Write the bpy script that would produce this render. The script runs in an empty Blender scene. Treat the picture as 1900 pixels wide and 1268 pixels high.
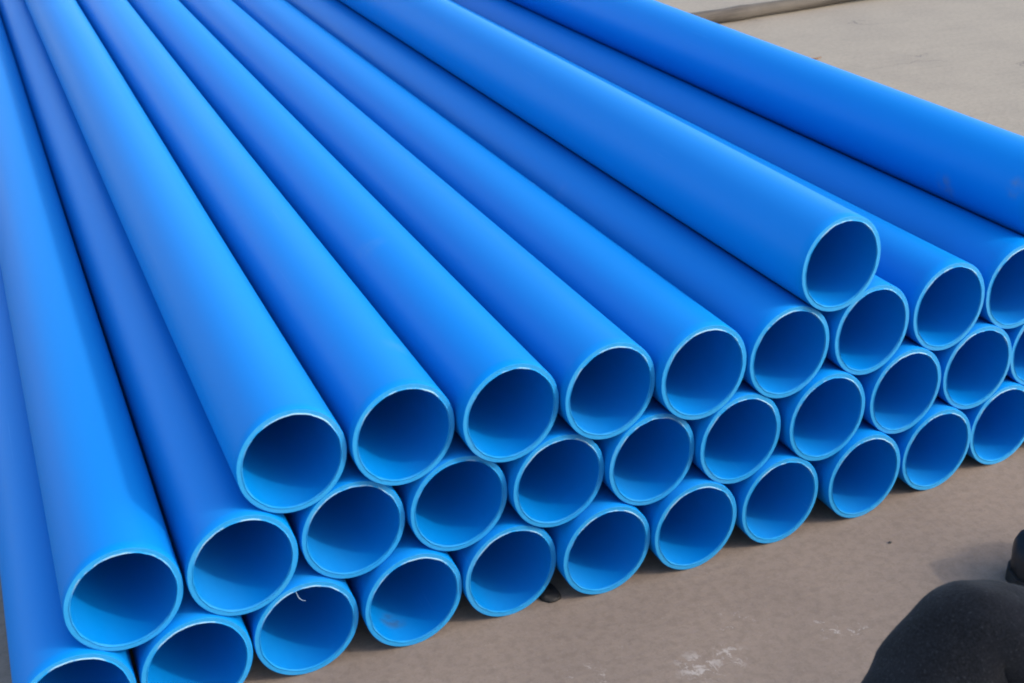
import bpy, bmesh, math, random
from mathutils import Vector, Matrix, noise
random.seed(11)
SC = bpy.context.scene
COL = SC.collection

# ---------------------------------------------------------------- camera
cam_d = bpy.data.cameras.new('camera')
cam_d.sensor_width = 36.0
cam_d.lens = 36.0 * 2543.08 / 1900.0
cam_d.clip_start = 0.05
cam_d.clip_end = 500
cam = bpy.data.objects.new('camera', cam_d)
COL.objects.link(cam)
r_ = Vector((0.92691887, -0.37465022, -0.02141548))
u_ = Vector((0.17695277, 0.38604643, 0.90534848))
f_ = Vector((0.33092164, 0.84297412, -0.42412911))
CAM = Vector((0.01884, -1.6607, 1.30186))
cam.matrix_world = Matrix(((r_.x, u_.x, -f_.x, CAM.x), (r_.y, u_.y, -f_.y, CAM.y),
                           (r_.z, u_.z, -f_.z, CAM.z), (0, 0, 0, 1)))
cam_d.dof.use_dof = True
cam_d.dof.focus_distance = 2.35
cam_d.dof.aperture_fstop = 11.0
SC.camera = cam

# ---------------------------------------------------------------- light
SUN = Vector((0.70, -0.53, 0.55)).normalized()          # towards the sun
W = bpy.data.worlds.new('World')
SC.world = W
W.use_nodes = True
nt = W.node_tree
nt.nodes.clear()
sky = nt.nodes.new('ShaderNodeTexSky')
sky.sky_type = 'NISHITA'
sky.sun_disc = False
sky.sun_elevation = math.asin(SUN.z)
sky.sun_rotation = math.atan2(SUN.x, SUN.y)
sky.air_density = 1.0
sky.dust_density = 2.0
sky.ozone_density = 0.6
bg = nt.nodes.new('ShaderNodeBackground')
bg.inputs['Strength'].default_value = 0.15
wo = nt.nodes.new('ShaderNodeOutputWorld')
nt.links.new(sky.outputs[0], bg.inputs['Color'])
nt.links.new(bg.outputs[0], wo.inputs['Surface'])

sun_d = bpy.data.lights.new('sun', 'SUN')
sun_d.energy = 0.62
sun_d.angle = math.radians(2.5)
sun_d.color = (1.0, 0.94, 0.86)
sun = bpy.data.objects.new('sun', sun_d)
COL.objects.link(sun)
sun.rotation_euler = SUN.to_track_quat('Z', 'Y').to_euler()
sun.location = (3, -3, 6)

SC.view_settings.view_transform = 'Standard'
SC.view_settings.look = 'None'
SC.view_settings.exposure = 1.57
SC.view_settings.gamma = 1.0
SC.view_settings.use_curve_mapping = False
SC.cycles.filter_width = 1.9
SC.cycles.max_bounces = 10
SC.cycles.diffuse_bounces = 4

# ---------------------------------------------------------------- material helpers
class NT:
    def __init__(self, name):
        self.m = bpy.data.materials.new(name)
        self.m.use_nodes = True
        self.t = self.m.node_tree
        self.b = self.t.nodes['Principled BSDF']
        self.o = self.t.nodes['Material Output']
    def n(self, kind, **kw):
        nd = self.t.nodes.new('ShaderNode' + kind)
        for k, v in kw.items():
            if k in nd.inputs:
                nd.inputs[k].default_value = v
            else:
                setattr(nd, k, v)
        return nd
    def l(self, a, b):
        self.t.links.new(a, b)
    def noise(self, vec, scale, detail=4, rough=.55, dist=0):
        nd = self.n('TexNoise')
        nd.inputs['Scale'].default_value = scale
        nd.inputs['Detail'].default_value = detail
        nd.inputs['Roughness'].default_value = rough
        nd.inputs['Distortion'].default_value = dist
        if vec is not None:
            self.l(vec, nd.inputs['Vector'])
        return nd.outputs['Fac']
    def ramp(self, fac, a, b, lo=0.0, hi=1.0):
        nd = self.n('MapRange')
        nd.interpolation_type = 'SMOOTHSTEP'
        self.l(fac, nd.inputs['Value'])
        nd.inputs['From Min'].default_value = a
        nd.inputs['From Max'].default_value = b
        nd.inputs['To Min'].default_value = lo
        nd.inputs['To Max'].default_value = hi
        return nd.outputs['Result']
    def math(self, op, a, b=None):
        nd = self.n('Math', operation=op)
        for i, v in enumerate((a, b)):
            if v is None:
                continue
            if isinstance(v, (int, float)):
                nd.inputs[i].default_value = v
            else:
                self.l(v, nd.inputs[i])
        return nd.outputs[0]
    def mix(self, fac, a, b, blend='MIX'):
        nd = self.n('Mix', data_type='RGBA', blend_type=blend)
        for sock, v in ((nd.inputs[0], fac), (nd.inputs[6], a), (nd.inputs[7], b)):
            if isinstance(v, (int, float)):
                sock.default_value = v
            elif isinstance(v, tuple):
                sock.default_value = v if len(v) == 4 else v + (1,)
            else:
                self.l(v, sock)
        return nd.outputs[2]
    def dist(self, pos, p, scale=(1, 1, 1)):
        s = self.n('VectorMath', operation='SUBTRACT')
        self.l(pos, s.inputs[0])
        s.inputs[1].default_value = p
        m = self.n('VectorMath', operation='MULTIPLY')
        self.l(s.outputs[0], m.inputs[0])
        m.inputs[1].default_value = scale
        d = self.n('VectorMath', operation='LENGTH')
        self.l(m.outputs[0], d.inputs[0])
        return d.outputs['Value']
    def mapping(self, vec, scale=(1, 1, 1), rot=(0, 0, 0)):
        nd = self.n('Mapping')
        self.l(vec, nd.inputs[0])
        nd.inputs['Scale'].default_value = scale
        nd.inputs['Rotation'].default_value = rot
        return nd.outputs[0]
    def bump(self, h, strength, distance):
        nd = self.n('Bump')
        nd.inputs['Strength'].default_value = strength
        nd.inputs['Distance'].default_value = distance
        self.l(h, nd.inputs['Height'])
        self.l(nd.outputs[0], self.b.inputs['Normal'])


def mat_concrete():
    M = NT('concrete')
    g = M.n('NewGeometry').outputs['Position']
    big = M.noise(g, 0.7, 3)
    mid = M.noise(g, 4.0, 5, .6)
    fine = M.noise(g, 60, 5, .7)
    grit = M.noise(g, 260, 3, .65)
    broom = M.noise(M.mapping(g, (3.0, 46.0, 1), (0, 0, math.radians(22))), 1.0, 5, .62)
    # base tone runs from darker in front of the stack to paler further back
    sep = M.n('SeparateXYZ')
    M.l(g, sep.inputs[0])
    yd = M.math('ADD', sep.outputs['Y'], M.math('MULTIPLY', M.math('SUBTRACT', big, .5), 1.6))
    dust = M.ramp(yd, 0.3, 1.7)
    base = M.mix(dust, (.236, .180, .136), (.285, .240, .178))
    base = M.mix(M.ramp(mid, .35, .7), base, M.mix(1.0, base, (.90, .90, .91), 'MULTIPLY'))
    base = M.mix(M.ramp(fine, .40, .66, 0, .55), base, M.mix(1.0, base, (.72, .71, .70), 'MULTIPLY'))
    base = M.mix(M.math('MULTIPLY', M.ramp(broom, .50, .74, 0, .5), dust), base, M.mix(1.0, base, (.80, .80, .80), 'MULTIPLY'))
    base = M.mix(M.ramp(grit, .56, .74, 0, .40), base, (.08, .07, .062))
    base = M.mix(M.ramp(grit, .26, .40, .40, 0), base, (.30, .275, .25))
    # splashes of dried white plaster near the stack
    spl = M.noise(M.mapping(g, (1, 1, 1)), 55, 6, .72, .6)
    acc = None
    for p, r, k in (((.862, -.243, 0), .050, .56), ((.915, -.235, 0), .040, .57), ((.966, -.172, 0), .045, .62),
                    ((1.091, -.238, 0), .040, .61), ((1.125, -.262, 0), .03, .62), ((.70, -.20, 0), .05, .63)):
        d = M.dist(g, p, (1, 1.0, 1))
        v = M.math('MULTIPLY', M.ramp(d, r * .25, r, 1, 0), M.ramp(spl, k - .07, k + .03))
        acc = v if acc is None else M.math('MAXIMUM', acc, v)
    base = M.mix(M.math('MULTIPLY', acc, .85), base, (.40, .35, .30))
    # hairline cracks and a few dark specks
    ck = M.n('TexVoronoi', feature='DISTANCE_TO_EDGE')
    wob = M.n('VectorMath', operation='ADD')
    M.l(g, wob.inputs[0])
    nn = M.n('TexNoise')
    nn.inputs['Scale'].default_value = 2.5
    nn.inputs['Detail'].default_value = 5
    M.l(g, nn.inputs['Vector'])
    M.l(nn.outputs['Color'], wob.inputs[1])
    M.l(wob.outputs[0], ck.inputs['Vector'])
    ck.inputs['Scale'].default_value = .55
    crack = M.math('MULTIPLY', dust, M.math('MULTIPLY', M.ramp(ck.outputs['Distance'], 0, .006, 1, 0), M.ramp(mid, .50, .62)))
    base = M.mix(M.math('MULTIPLY', crack, .55), base, (.06, .05, .045))
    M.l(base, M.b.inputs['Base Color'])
    M.b.inputs['Roughness'].default_value = .82
    M.b.inputs['Specular IOR Level'].default_value = .35
    h = M.math('ADD', M.math('MULTIPLY', fine, .6), M.math('ADD', M.math('MULTIPLY', broom, .9), M.math('MULTIPLY', grit, .25)))
    h = M.math('SUBTRACT', h, M.math('MULTIPLY', crack, 1.0))
    M.bump(h, .35, .004)
    return M.m


STAINS = []   # (position, radius, strength, colour) filled in below, real scuffs at fixed places on the pipes

def mat_pipe():
    M = NT('blue_polyethylene')
    geo = M.n('NewGeometry')
    g = geo.outputs['Position']
    info = M.n('ObjectInfo')
    rnd = info.outputs['Random']
    off = M.n('VectorMath', operation='ADD')
    M.l(g, off.inputs[0])
    sc = M.n('VectorMath', operation='SCALE')
    sc.inputs[0].default_value = (7, 3, 5)
    M.l(rnd, sc.inputs['Scale'])
    M.l(sc.outputs[0], off.inputs[1])
    v = off.outputs[0]
    col = M.mix(rnd, (.0004, .176, .525), (.0006, .190, .555))
    # thin grey film of yard dust in long streaks, thickest on what faces up
    film = M.noise(M.mapping(v, (9, .12, 9)), 1.0, 3, .5)
    sepn = M.n('SeparateXYZ')
    M.l(geo.outputs['Normal'], sepn.inputs[0])
    up = M.ramp(sepn.outputs['Z'], -.1, .9)
    dustf = M.math('MULTIPLY', M.ramp(film, .30, .75, .0, .035), up)
    col = M.mix(dustf, col, (.20, .30, .42))
    # fine scratches along the length
    scr = M.noise(M.mapping(v, (260, 3.2, 260)), 1.0, 2, .5)
    patch = M.noise(v, 5.0, 3)
    col = M.mix(M.math('MULTIPLY', M.ramp(scr, .68, .76, 0, .12), M.ramp(patch, .48, .68)), col, (.16, .42, .80))
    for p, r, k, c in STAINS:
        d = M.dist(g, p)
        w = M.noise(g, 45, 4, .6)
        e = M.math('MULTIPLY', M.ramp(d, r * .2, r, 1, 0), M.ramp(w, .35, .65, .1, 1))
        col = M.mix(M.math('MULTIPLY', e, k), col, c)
    M.l(col, M.b.inputs['Base Color'])
    M.l(M.ramp(M.noise(M.mapping(v, (12, .3, 12)), 1.0, 3), .3, .7, .42, .50), M.b.inputs['Roughness'])
    M.b.inputs['IOR'].default_value = 1.5
    M.b.inputs['Specular IOR Level'].default_value = .06
    h = M.math('ADD', M.noise(M.mapping(v, (8, .25, 8)), 1.0, 2), M.math('MULTIPLY', M.noise(v, 180, 3), .05))
    M.bump(h, .10, .0022)
    return M.m


def mat_rim():
    M = NT('sawn_blue_polyethylene')
    g = M.n('NewGeometry').outputs['Position']
    a = M.noise(g, 120, 4, .6)
    b = M.noise(g, 14, 4, .6)
    col = M.mix(M.ramp(a, .3, .7), (.006, .205, .460), (.010, .225, .500))
    col = M.mix(M.ramp(b, .50, .75, 0, .35), col, (.06, .25, .45))
    M.l(col, M.b.inputs['Base Color'])
    M.b.inputs['Roughness'].default_value = .5
    M.bump(M.noise(M.mapping(g, (500, 500, 90)), 1.0, 2), .2, .001)
    return M.m


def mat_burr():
    M = NT('burr_painted_glint')
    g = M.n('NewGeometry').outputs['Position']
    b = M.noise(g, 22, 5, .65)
    tc = M.n('SeparateXYZ')                      # glint painted into the burr colour, pale patches along the upper lip
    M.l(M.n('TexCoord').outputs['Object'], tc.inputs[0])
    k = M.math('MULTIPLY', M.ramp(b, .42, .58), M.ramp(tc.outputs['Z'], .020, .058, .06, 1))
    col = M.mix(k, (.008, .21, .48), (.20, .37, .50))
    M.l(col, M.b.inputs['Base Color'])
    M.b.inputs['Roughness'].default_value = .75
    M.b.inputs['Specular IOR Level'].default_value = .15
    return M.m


def mat_cloth(name, c, bumps=.25, weave=420):
    M = NT(name)
    g = M.n('TexCoord').outputs['Object']
    w = M.noise(g, weave, 2, .6)
    b = M.noise(g, 14, 4, .6)
    lint = M.noise(g, 300, 3, .6)
    d = tuple(x * .35 for x in c)
    col = M.mix(M.ramp(w, .3, .7), d, c)
    col = M.mix(M.ramp(b, .4, .75, 0, .45), col, tuple(x * 1.5 for x in c))
    col = M.mix(M.ramp(lint, .56, .74, 0, .5), col, (.045, .045, .05))
    M.l(col, M.b.inputs['Base Color'])
    M.b.inputs['Roughness'].default_value = .95
    M.b.inputs['Specular IOR Level'].default_value = .15
    M.b.inputs['Sheen Weight'].default_value = .04
    M.b.inputs['Sheen Roughness'].default_value = .5
    M.bump(M.math('ADD', M.math('MULTIPLY', w, .15), M.noise(g, 26, 3, .5, .6)), bumps, .008)
    return M.m


def mat_plain(name, c, rough=.6, var=.3, scale=40, bump=.2, dist=.002):
    M = NT(name)
    g = M.n('TexCoord').outputs['Object']
    n = M.noise(g, scale, 5, .6)
    col = M.mix(M.ramp(n, .3, .7), tuple(x * (1 - var) for x in c), tuple(min(1, x * (1 + var)) for x in c))
    M.l(col, M.b.inputs['Base Color'])
    M.b.inputs['Roughness'].default_value = rough
    M.bump(n, bump, dist)
    return M.m


def mat_wood():
    M = NT('weathered_wood')
    g = M.n('TexCoord').outputs['Object']
    grain = M.noise(M.mapping(g, (2.2, 60, 60)), 1.0, 6, .65, .3)
    blot = M.noise(M.mapping(g, (3, 9, 9)), 1.0, 4)
    col = M.mix(M.ramp(grain, .32, .70), (.030, .023, .017), (.085, .071, .057))
    col = M.mix(M.ramp(blot, .42, .68, 0, .6), col, (.115, .098, .078))
    crk = M.ramp(M.noise(M.mapping(g, (3.5, 95, 95)), 1.0, 3), .62, .68)
    col = M.mix(M.math('MULTIPLY', crk, .7), col, (.03, .024, .02))
    M.l(col, M.b.inputs['Base Color'])
    M.b.inputs['Roughness'].default_value = .9
    M.bump(M.math('SUBTRACT', grain, crk), .5, .004)
    return M.m

# ---------------------------------------------------------------- object helpers
def tag(o, label=None, cat=None, group=None, kind=None):
    for k, v in (('label', label), ('category', cat), ('group', group), ('kind', kind)):
        if v:
            o[k] = v
    return o

def mesh_obj(name, me, mats, parent=None):
    o = bpy.data.objects.new(name, me)
    for m in mats:
        me.materials.append(m)
    COL.objects.link(o)
    if parent is not None:
        o.parent = parent
    return o

def from_bm(bm, name, mats, parent=None, smooth=True):
    me = bpy.data.meshes.new(name)
    for f in bm.faces:
        f.smooth = smooth
    bm.to_mesh(me)
    bm.free()
    return mesh_obj(name, me, mats, parent)

# ---------------------------------------------------------------- the yard floor
gm = bpy.data.meshes.new('ground')
S = 150.0
gm.from_pydata([(-S, -S, 0), (S, -S, 0), (S, S, 0), (-S, S, 0)], [], [(0, 1, 2, 3)])
tag(mesh_obj('ground', gm, [mat_concrete()]), 'pale concrete yard floor under the pipes', kind='structure')

# ---------------------------------------------------------------- pipes
R, RI = 0.080, 0.0702
LEN = 6.0
SKEW = 0.109
ROWS = {
 'B': [(0.0015, -.0625, .0801), (.1664, -.0484, .0800), (.3299, -.0243, .0802), (.4954, -.0209, .0801), (.6571, -.0101, .0800),
       (.8173, -.0185, .0800), (.9788, -.0140, .0800), (1.1451, -.0020, .0800), (1.3188, .0073, .0800), (1.4880, .0316, .0803),
       (1.6539, .0575, .0804), (1.8190, .070, .0802), (1.9845, .082, .0801)],
 'A': [(.0841, -.0471, .2175), (.2484, -.0344, .2189), (.4149, -.0096, .2187), (.5788, -.0059, .2197), (.7402, -.0077, .2203),
       (.9003, -.0056, .2189), (1.0616, -.0019, .2166), (1.2316, .0067, .2148), (1.4026, .0278, .2165), (1.5699, .0486, .2181),
       (1.7345, .0743, .2190), (1.9010, .085, .2185)],
 'T': [(.3343, -.0188, .3570), (.4984, -.0121, .3582), (.6614, -.0165, .3592), (.8235, -.0125, .3590), (.9838, -.0111, .3562),
       (1.1474, .0046, .3514), (1.3154, .0215, .3514), (1.4845, .0413, .3541), (1.6490, .0591, .3560), (1.8180, .080, .3560)],
 'F': [(1.2310, .0037, .4890), (1.7330, .085, .4930)],
}
START = {'B': 0, 'A': .5, 'T': 2, 'F': 7.5}
ROWN = {'B': 0, 'A': 1, 'T': 2, 'F': 3}
FARP = .1607
FARH = math.sqrt(.1604 ** 2 - (FARP / 2) ** 2)

def far_pos(key, i):
    col = START[key] + i
    if key == 'F' and i == 1:
        col = 10.5
    return col * FARP + .004, R + .0004 + ROWN[key] * FARH

# scuffs with a place of their own
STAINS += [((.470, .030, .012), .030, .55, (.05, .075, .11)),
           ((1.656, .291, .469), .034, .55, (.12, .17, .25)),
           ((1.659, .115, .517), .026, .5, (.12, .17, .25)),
           ((.54, .132, .426), .035, .08, (.20, .35, .55)),
           ((.62, .55, .430), .04, .10, (.20, .35, .55)),
           ((1.05, .75, .42), .05, .15, (.30, .45, .70))]

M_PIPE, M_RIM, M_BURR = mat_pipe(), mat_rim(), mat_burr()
NSEG = 72

def make_pipe(key, i, label):
    x, y, z = ROWS[key][i]
    fx, fz = far_pos(key, i)
    rnd = random.Random(hash((key == 'B', key == 'A', key == 'T', i)) & 0xffff)
    skew = SKEW + rnd.uniform(-.02, .02)
    tilt = rnd.uniform(-.012, .012)
    ph = rnd.uniform(0, 6.28)
    ring = []
    def path(t):                       # t metres from the mouth: the stack closes up to a tight bundle
        s = min(1.0, t / 3.2)
        s = s * (1.6 - .6 * s) if s < 1 else 1.0
        w = .0007 * math.sin(t * 1.7 + ph) * min(1, t / .6)
        return (fx - x) * s + w, (fz - z) * s
    stations = [0.0, .02, .06, .14, .3, .5, .75, 1.0, 1.35, 1.7, 2.1, 2.5, 2.9, 3.2, 3.6, 4.2, 4.9, 5.5, LEN]
    bm = bmesh.new()
    def add_ring(r, t, dy=0.0, jit=0.0):
        cx, cz = path(t)
        k = 1.0 if t < .15 else 0.0
        vs = []
        for s in range(NSEG):
            a = 2 * math.pi * s / NSEG
            rr = r + jit * noise.noise((math.cos(a) * 5 + ph, math.sin(a) * 5, i * 3.1))
            px, pz = rr * math.cos(a), rr * math.sin(a)
            fade = max(0.0, 1 - t / .14)
            vs.append(bm.verts.new((cx + px, t + dy + fade * (skew * px + tilt * pz), cz + pz)))
        return vs
    def bridge(a, b, mi=0, flip=False):
        fs = []
        for s in range(NSEG):
            q = (a[s], a[(s + 1) % NSEG], b[(s + 1) % NSEG], b[s])
            f = bm.faces.new(q if flip else q[::-1])
            f.material_index = mi
            f.smooth = True
        return
    c1 = .0011
    outer0 = add_ring(R - c1, 0)
    prev = outer0
    for k, t in enumerate(stations):
        rg = add_ring(R, t, dy=c1 if k == 0 else 0)
        bridge(prev, rg, flip=False)
        prev = rg
    end_o = prev
    c2 = .0016
    inner0 = add_ring(RI + .0002, 0, dy=c2)
    prev = inner0
    for t in (.02, .06, .14, .3, .6, 1.0, 1.6, 2.4, 3.2, 4.2, LEN):
        rg = add_ring(RI, t)
        bridge(prev, rg, flip=True)
        prev = rg
    bridge(end_o, prev)
    me = bpy.data.meshes.new('blue_pipe')
    bm.to_mesh(me)
    bm.free()
    o = mesh_obj('blue_pipe', me, [M_PIPE])
    o.location = (x, y, z)
    tag(o, label, 'pipe', 'blue pipes in the stack')
    # sawn end face with its chamfered inner edge, its top painted pale as a glint
    bm = bmesh.new()
    a = add_ring(R - c1, 0)
    b = add_ring(RI + .0030, 0, jit=.0012)
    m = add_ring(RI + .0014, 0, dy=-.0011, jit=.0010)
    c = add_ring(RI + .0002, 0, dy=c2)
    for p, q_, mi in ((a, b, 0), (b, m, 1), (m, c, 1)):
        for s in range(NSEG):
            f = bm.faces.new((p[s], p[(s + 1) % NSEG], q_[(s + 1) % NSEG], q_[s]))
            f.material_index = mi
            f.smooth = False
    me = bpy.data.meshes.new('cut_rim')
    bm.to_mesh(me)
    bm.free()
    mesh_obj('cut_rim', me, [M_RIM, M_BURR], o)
    return o

ORD = ['first', 'second', 'third', 'fourth', 'fifth', 'sixth', 'seventh', 'eighth', 'ninth', 'tenth', 'eleventh', 'twelfth', 'thirteenth']
PIPES = {}
for key, rown in (('B', 'bottom row on the concrete'), ('A', 'second row up'), ('T', 'third row up')):
    for i in range(len(ROWS[key])):
        lab = 'blue plastic pipe in the %s, %s from the left end' % (rown, ORD[i])
        if key == 'B' and i == 2:
            lab = 'blue plastic pipe in the bottom row with a white shaving curl in its mouth'
        if key == 'B' and i == 3:
            lab = 'blue plastic pipe in the bottom row with a dark smudge inside its mouth'
        if key == 'B' and i == 0:
            lab = 'leftmost blue plastic pipe of the bottom row, mouth cut off by the picture edge'
        if key == 'T' and i == 0:
            lab = 'blue plastic pipe at the left end of the third row up'
        if key == 'A' and i == 0:
            lab = 'blue plastic pipe at the left end of the second row up'
        PIPES[key, i] = make_pipe(key, i, lab)
PIPES['F', 0] = make_pipe('F', 0, 'blue plastic pipe lying on top of the stack with its open mouth in view')
PIPES['F', 1] = make_pipe('F', 1, 'blue plastic pipe on top of the stack beside open ground, its mouth out of view')

# ---------------------------------------------------------------- small curl of plastic shaving in one mouth
def tube_mesh(name, pts, radii, mat, parent=None, seg=8, caps=True):
    bm = bmesh.new()
    prev = None
    n = len(pts)
    pts = [Vector(p) for p in pts]
    ref = Vector((0, 0, 1))
    for k in range(n):
        d = (pts[min(k + 1, n - 1)] - pts[max(k - 1, 0)]).normalized()
        if abs(d.dot(ref)) > .95:
            ref2 = Vector((1, 0, 0))
        else:
            ref2 = ref
        a = d.cross(ref2).normalized()
        b = d.cross(a).normalized()
        vs = []
        for s in range(seg):
            t = 2 * math.pi * s / seg
            r = radii[k] if not callable(radii) else radii(k, t)
            vs.append(bm.verts.new(pts[k] + a * (r * math.cos(t)) + b * (r * math.sin(t))))
        if prev:
            for s in range(seg):
                bm.faces.new((prev[s], prev[(s + 1) % seg], vs[(s + 1) % seg], vs[s]))
        elif caps:
            bm.faces.new(vs[::-1])
        prev = vs
    if caps:
        bm.faces.new(prev)
    bmesh.ops.recalc_face_normals(bm, faces=bm.faces[:])
    return from_bm(bm, name, [mat], parent)

M_SHAV = mat_plain('pale_shaving', (.22, .32, .42), .4, .15)
pts = []
for k in range(13):
    a = k / 12
    pts.append((-.012 + .004 * math.sin(a * 2.2), .001 - .004 * a, .0695 - .022 * a + .0) if k < 7 else
               (-.0085 + .009 * (a - .5) * 2, -.001 - .004 * a, .0695 - .022 * .5 - .006 * math.sin((a - .5) * 3.0)))
tube_mesh('plastic_shaving', pts, [.0006 * (1 - .5 * abs(k / 12 - .4)) for k in range(13)], M_SHAV, PIPES['B', 2], 6)

# ---------------------------------------------------------------- wooden pole on the yard behind the stack
pole_a, pole_b = Vector((2.30, 3.49, .031)), Vector((5.60, 3.94, .031))
L = (pole_b - pole_a).length
M_WOOD = mat_wood()
NS = 34
prs = [(L * k / (NS - 1), .006 * math.sin(k * .55) + .004 * math.sin(k * 1.3 + 1), 0) for k in range(NS)]
def prad(k, t):
    return .030 * (1 - .10 * k / NS) * (1 + .10 * noise.noise((k * .6, math.cos(t) * 1.2, math.sin(t) * 1.2))) + (.004 if k in (9, 20) else 0)
po = tube_mesh('wooden_pole', prs, prad, M_WOOD, None, 18)
po.location = pole_a
po.rotation_euler = (0, 0, math.atan2((pole_b - pole_a).y, (pole_b - pole_a).x))
tag(po, 'weathered grey-brown wooden pole lying on the concrete behind the stack', 'pole')

M_TWIG = mat_plain('dry_twig_brown', (.14, .075, .04), .8, .3)
tw = tube_mesh('dry_twig', [(-.06, -.01, .004), (-.02, .0, .006), (.02, .003, .005), (.06, -.004, .004), (.09, .002, .006)], [.003, .0045, .004, .0035, .002], M_TWIG, None, 7)
tw.location = (3.03, 2.845, 0)
tag(tw, 'small brown twig on the concrete beside the topmost pipe', 'twig')

# ---------------------------------------------------------------- dark wedges tucked between bottom pipes
M_WEDGE = mat_plain('dark_rubber', (.018, .016, .015), .85, .35, 60)
def wedge(loc, rot, sx, sy, sz, label):
    bm = bmesh.new()
    n = 28
    lo, hi = [], []
    for s in range(n):
        a = 2 * math.pi * s / n
        ca, sa = math.cos(a), math.sin(a)
        ex = math.copysign(abs(ca) ** .6, ca) * sx
        ey = math.copysign(abs(sa) ** .6, sa) * sy
        k = 1 + .12 * noise.noise((ca * 2 + loc[0] * 9, sa * 2, 1))
        lo.append(bm.verts.new((ex * k, ey * k, 0)))
        hh = sz * (.75 - .30 * ca)
        hi.append(bm.verts.new((ex * k * .88, ey * k * .84, hh)))
    for s in range(n):
        bm.faces.new((lo[s], lo[(s + 1) % n], hi[(s + 1) % n], hi[s]))
    bm.faces.new(hi)
    bm.faces.new(lo[::-1])
    bmesh.ops.bevel(bm, geom=[e for e in bm.edges if e.verts[0] in hi and e.verts[1] in hi], offset=.003, segments=2, affect='EDGES')
    o = from_bm(bm, 'chock_wedge', [M_WEDGE], None, True)
    o.location = loc
    o.rotation_euler = (0, 0, rot)
    tag(o, label, 'wedge', 'wedges under the bottom row')
wedge((.728, .022, .001), .1, .018, .030, .009, 'small dark wedge on the concrete between the fifth and sixth bottom pipes')

# ---------------------------------------------------------------- a few crumbs on the yard
M_CRUMB = mat_plain('dark_crumb', (.05, .045, .04), .9, .3)
def crumb(loc, s, label):
    bm = bmesh.new()
    bmesh.ops.create_icosphere(bm, subdivisions=1, radius=s)
    for v in bm.verts:
        v.co *= 1 + .4 * noise.noise(v.co * 120 + Vector((loc[0], loc[1], 0)))
        v.co.z *= .6
    o = from_bm(bm, 'stone_crumb', [M_CRUMB], None, False)
    o.location = (loc[0], loc[1], s * .45)
    tag(o, label, 'pebble')
crumb((1.315, -.082), .0035, 'tiny dark pebble alone on the concrete in front of the stack')

# ---------------------------------------------------------------- seated person at the corner
M_TROU = mat_cloth('charcoal_trouser_cloth', (.0105, .011, .0135), .4)
M_JACK = mat_cloth('black_jacket_cloth', (.014, .014, .016), .3, 500)
M_SKIN = mat_plain('skin', (.42, .25, .17), .5, .08, 60, .05)
M_HAIR = mat_plain('black_hair', (.012, .010, .009), .45, .3, 120, .5)
M_SHOE = mat_plain('black_leather', (.014, .013, .014), .42, .25, 90, .15, .001)

def skin(name, verts, edges, mat, parent=None, root=0, sub=2):
    me = bpy.data.meshes.new(name)
    me.from_pydata([v[0] for v in verts], edges, [])
    o = mesh_obj(name, me, [mat], parent)
    md = o.modifiers.new('skin', 'SKIN')
    md.use_smooth_shade = True
    for k, v in enumerate(verts):
        r = v[1]
        sv = me.skin_vertices[0].data[k]
        sv.radius = (r, r) if not isinstance(r, tuple) else r
        sv.use_root = (k == root)
    if sub:
        sm = o.modifiers.new('sub', 'SUBSURF')
        sm.levels = sub
        sm.render_levels = sub
    return o

# joints (metres, world)
PEL = (1.45, -1.05, .165)
HL, HR = (1.34, -1.01, .15), (1.57, -1.00, .15)
KL, KR = (.890, -.745, .415), (1.93, -.64, .37)
AL, AR = (.70, -.80, .10), (1.626, -.318, .10)
CH, NK, HD = (1.45, -1.20, .53), (1.437, -1.175, .715), (1.425, -1.14, .825)
SL, SR = (1.27, -1.17, .645), (1.625, -1.15, .645)
EL_, ER_ = (1.17, -1.08, .41), (1.76, -1.09, .42)
WL, WR = (1.15, -.95, .375), (1.76, -.90, .375)
def lerp(a, b, t):
    return tuple(a[k] + (b[k] - a[k]) * t for k in range(3))

body_v = [(PEL, .11), (lerp(PEL, CH, .5), .10), (CH, .12), (NK, .055), (lerp(NK, HD, .5), .06), (HD, .09), (lerp(NK, HD, 1.6), .075),
          (HL, .08), (lerp(HL, KL, .5), .07), (KL, .055), (lerp(KL, AL, .4), .052), (AL, .038),
          (HR, .08), (lerp(HR, KR, .5), .07), (KR, .055), (lerp(KR, AR, .4), .052), (AR, .038),
          (SL, .055), (EL_, .042), (WL, .028), (SR, .055), (ER_, .042), (WR, .028)]
body_e = [(0, 1), (1, 2), (2, 3), (3, 4), (4, 5), (5, 6), (0, 7), (7, 8), (8, 9), (9, 10), (10, 11), (0, 12), (12, 13), (13, 14), (14, 15), (15, 16),
          (2, 17), (17, 18), (18, 19), (2, 20), (20, 21), (21, 22)]
# hands: palm then five fingers each
def add_hand(wi, w, d, side):
    d = Vector(d).normalized()
    sx = Vector(side).normalized()
    dn = Vector((0, 0, -1))
    w = Vector(w[:3])
    b = len(body_v)
    palm = w + d * .06
    body_v.append((tuple(palm), (.022, .036)))
    body_e.append((wi, b))
    for k, ln in enumerate((.070, .080, .075, .060)):
        o_ = (k - 1.5) * .019
        p0 = palm + d * .035 + sx * o_
        p1 = p0 + d * ln * .5 + dn * .012
        p2 = p0 + d * ln * .8 + dn * .04
        j = len(body_v)
        body_v.extend([(tuple(p0), .0095), (tuple(p1), .0088), (tuple(p2), .0078)])
        body_e.extend([(b, j), (j, j + 1), (j + 1, j + 2)])
    j = len(body_v)
    t0 = palm - sx * .04 - d * .02
    t1 = t0 + d * .035 - sx * .018 + dn * .015
    body_v.extend([(tuple(t0), .011), (tuple(t1), .0095)])
    body_e.extend([(b, j), (j, j + 1)])
add_hand(19, WL, (-.6, .4, .22), (.8, .5, 0))
add_hand(22, WR, (.4, .7, .12), (-.9, .3, 0))
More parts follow.
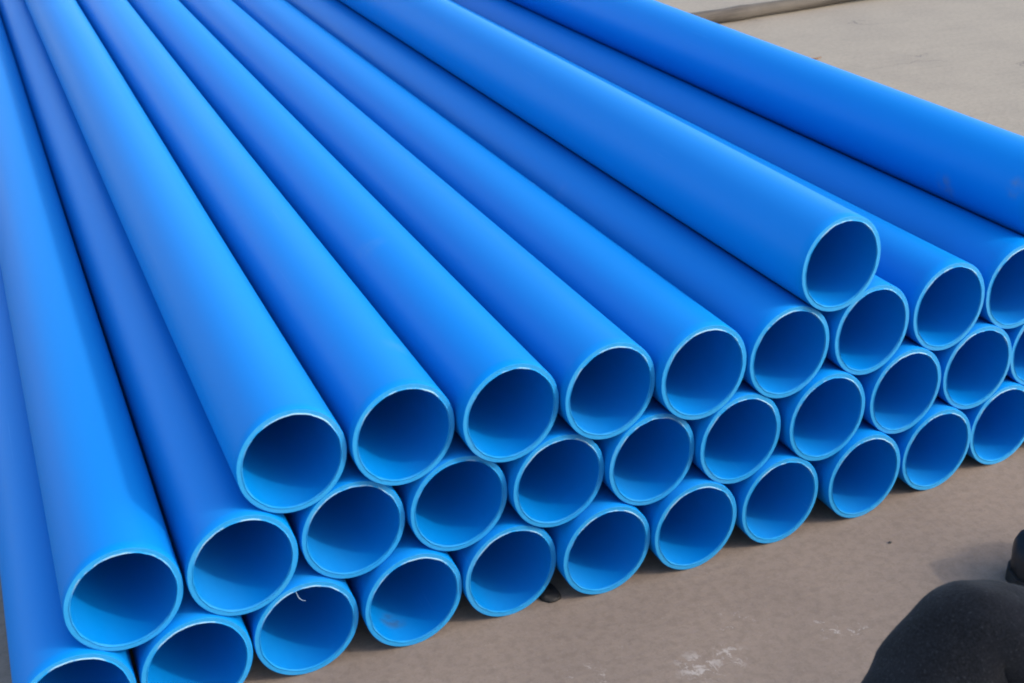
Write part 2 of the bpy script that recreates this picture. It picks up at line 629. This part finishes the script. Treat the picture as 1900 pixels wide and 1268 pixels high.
person = skin('person', body_v, body_e, M_SKIN, None, 0, 2)
tag(person, 'person sitting on the concrete in charcoal trousers, bent knee in the lower corner', 'person')
# face
def blob(name, loc, sc, mat, parent, sub=3, fn=None):
    bm = bmesh.new()
    bmesh.ops.create_icosphere(bm, subdivisions=sub, radius=1)
    for v in bm.verts:
        c = Vector((v.co.x * sc[0], v.co.y * sc[1], v.co.z * sc[2]))
        if fn:
            c = fn(c, v.co)
        v.co = c + Vector(loc)
    return from_bm(bm, name, [mat], parent)
hd = Vector(lerp(NK, HD, 1.25))
M_EYE = mat_plain('eye_dark', (.02, .015, .012), .2, .1)
blob('nose', hd + Vector((-.005, .098, -.005)), (.014, .020, .024), M_SKIN, person, 2)
for s in (-1, 1):
    blob('eye', hd + Vector((.034 * s - .005, .082, .018)), (.013, .008, .007), M_EYE, person, 2)
    blob('ear', hd + Vector((.088 * s, 0, 0)), (.012, .022, .032), M_SKIN, person, 2)
blob('mouth', hd + Vector((-.005, .088, -.045)), (.024, .008, .006), mat_plain('lips', (.35, .14, .11), .5, .1), person, 2)
blob('hair', hd + Vector((0, -.018, .035)), (.100, .105, .095), M_HAIR, person, 4,
     lambda c, n: c * (1 + .06 * noise.noise(n * 9)) if n.z > -.5 else c * .9)

# trousers: legs folded at the knee, loose cloth
trv = [(PEL, .155), (HL, .115), (lerp(HL, KL, .5), .092), (lerp(HL, KL, .72), .078), (lerp(HL, KL, .92), .066), (KL, .064), (lerp(KL, AL, .10), .072), (lerp(KL, AL, .35), .088), (lerp(KL, AL, .75), .085), (lerp(KL, AL, .96), .070),
       (HR, .125), (lerp(HR, KR, .5), .110), (lerp(HR, KR, .85), .095), (KR, .085), (lerp(KR, AR, .35), .082), (lerp(KR, AR, .75), .070), (lerp(KR, AR, .96), .062),
       (lerp(PEL, CH, .3), .145)]
tre = [(0, 1), (1, 2), (2, 3), (3, 4), (4, 5), (5, 6), (6, 7), (7, 8), (8, 9), (0, 10), (10, 11), (11, 12), (12, 13), (13, 14), (14, 15), (15, 16), (0, 17)]
trousers = skin('trousers', trv, tre, M_TROU, person, 0, 3)
tex = bpy.data.textures.new('cloth_folds', 'CLOUDS')
tex.noise_scale = .11
dm = trousers.modifiers.new('folds', 'DISPLACE')
dm.texture = tex
dm.strength = .020
dm.mid_level = .5
tex2 = bpy.data.textures.new('cloth_wrinkles', 'CLOUDS')
tex2.noise_scale = .035
dm2 = trousers.modifiers.new('wrinkles', 'DISPLACE')
dm2.texture = tex2
dm2.strength = .006
jv = [(lerp(PEL, CH, .12), .165), (lerp(PEL, CH, .5), .155), (CH, .182), (lerp(CH, NK, .85), .082), (SL, .085), (EL_, .068), (lerp(EL_, WL, .9), .05),
      (SR, .085), (ER_, .068), (lerp(ER_, WR, .9), .05)]
je = [(0, 1), (1, 2), (2, 3), (2, 4), (4, 5), (5, 6), (2, 7), (7, 8), (8, 9)]
skin('jacket', jv, je, M_JACK, person, 0, 2)

def shoe(ankle, d, nm='shoe', ln=.29, hgt=.078):
    d = Vector((d[0], d[1], 0)).normalized()
    sd = Vector((-d.y, d.x, 0))
    heel = Vector((ankle[0], ankle[1], 0)) - d * .075
    bm = bmesh.new()
    prev = None
    secs = []
    N = 29
    for k in range(N):
        t = k / (N - 1)
        wd = .040 + .012 * math.sin(min(1, t * 1.25) * math.pi * .75)
        if t > .82:
            wd *= math.sqrt(max(.02, 1 - ((t - .82) / .185) ** 3))
        if t < .1:
            wd *= math.sqrt(max(.05, 1 - ((.1 - t) / .105) ** 2))
        top = .105 if t < .35 else .105 - (.105 - hgt) * min(1, (t - .35) / .3)
        if t > .86:
            top *= math.sqrt(max(.30, 1 - ((t - .86) / .15) ** 4))
        c = heel + d * (t * ln)
        vs = []
        for s in range(28):
            a = 2 * math.pi * s / 28
            ca, sa = math.cos(a), math.sin(a)
            yy = math.copysign(abs(ca) ** .65, ca) * wd
            zz = top * .5 + math.copysign(abs(sa) ** .7, sa) * top * .5
            vs.append(bm.verts.new(c + sd * yy + Vector((0, 0, zz + .012))))
        secs.append(vs)
    for a, b in zip(secs, secs[1:]):
        for s in range(28):
            bm.faces.new((a[s], a[(s + 1) % 28], b[(s + 1) % 28], b[s]))
    bm.faces.new(secs[0][::-1])
    bm.faces.new(secs[-1])
    bmesh.ops.recalc_face_normals(bm, faces=bm.faces[:])
    o = from_bm(bm, nm, [M_SHOE], person)
    # sole
    bm = bmesh.new()
    lo, hi = [], []
    out = []
    for k in range(N):
        t = k / (N - 1)
        wd = (.044 + .012 * math.sin(min(1, t * 1.25) * math.pi * .75))
        if t > .82:
            wd *= math.sqrt(max(.03, 1 - ((t - .82) / .19) ** 2))
        if t < .1:
            wd *= math.sqrt(max(.08, 1 - ((.1 - t) / .11) ** 2))
        out.append((t, wd))
    for sgn, seq in ((1, out), (-1, out[::-1])):
        for t, wd in seq:
            c = heel + d * (t * (ln + .008) - .004) + sd * (wd * sgn)
            lo.append(bm.verts.new((c.x, c.y, .001)))
            hi.append(bm.verts.new((c.x, c.y, .022)))
    n = len(lo)
    for s in range(n):
        bm.faces.new((lo[s], lo[(s + 1) % n], hi[(s + 1) % n], hi[s]))
    bm.faces.new(hi)
    bm.faces.new(lo[::-1])
    bmesh.ops.recalc_face_normals(bm, faces=bm.faces[:])
    from_bm(bm, 'sole', [M_WEDGE], o, False)
shoe(AL, (-.75, .55))
shoe(AR, (-.90, .25))
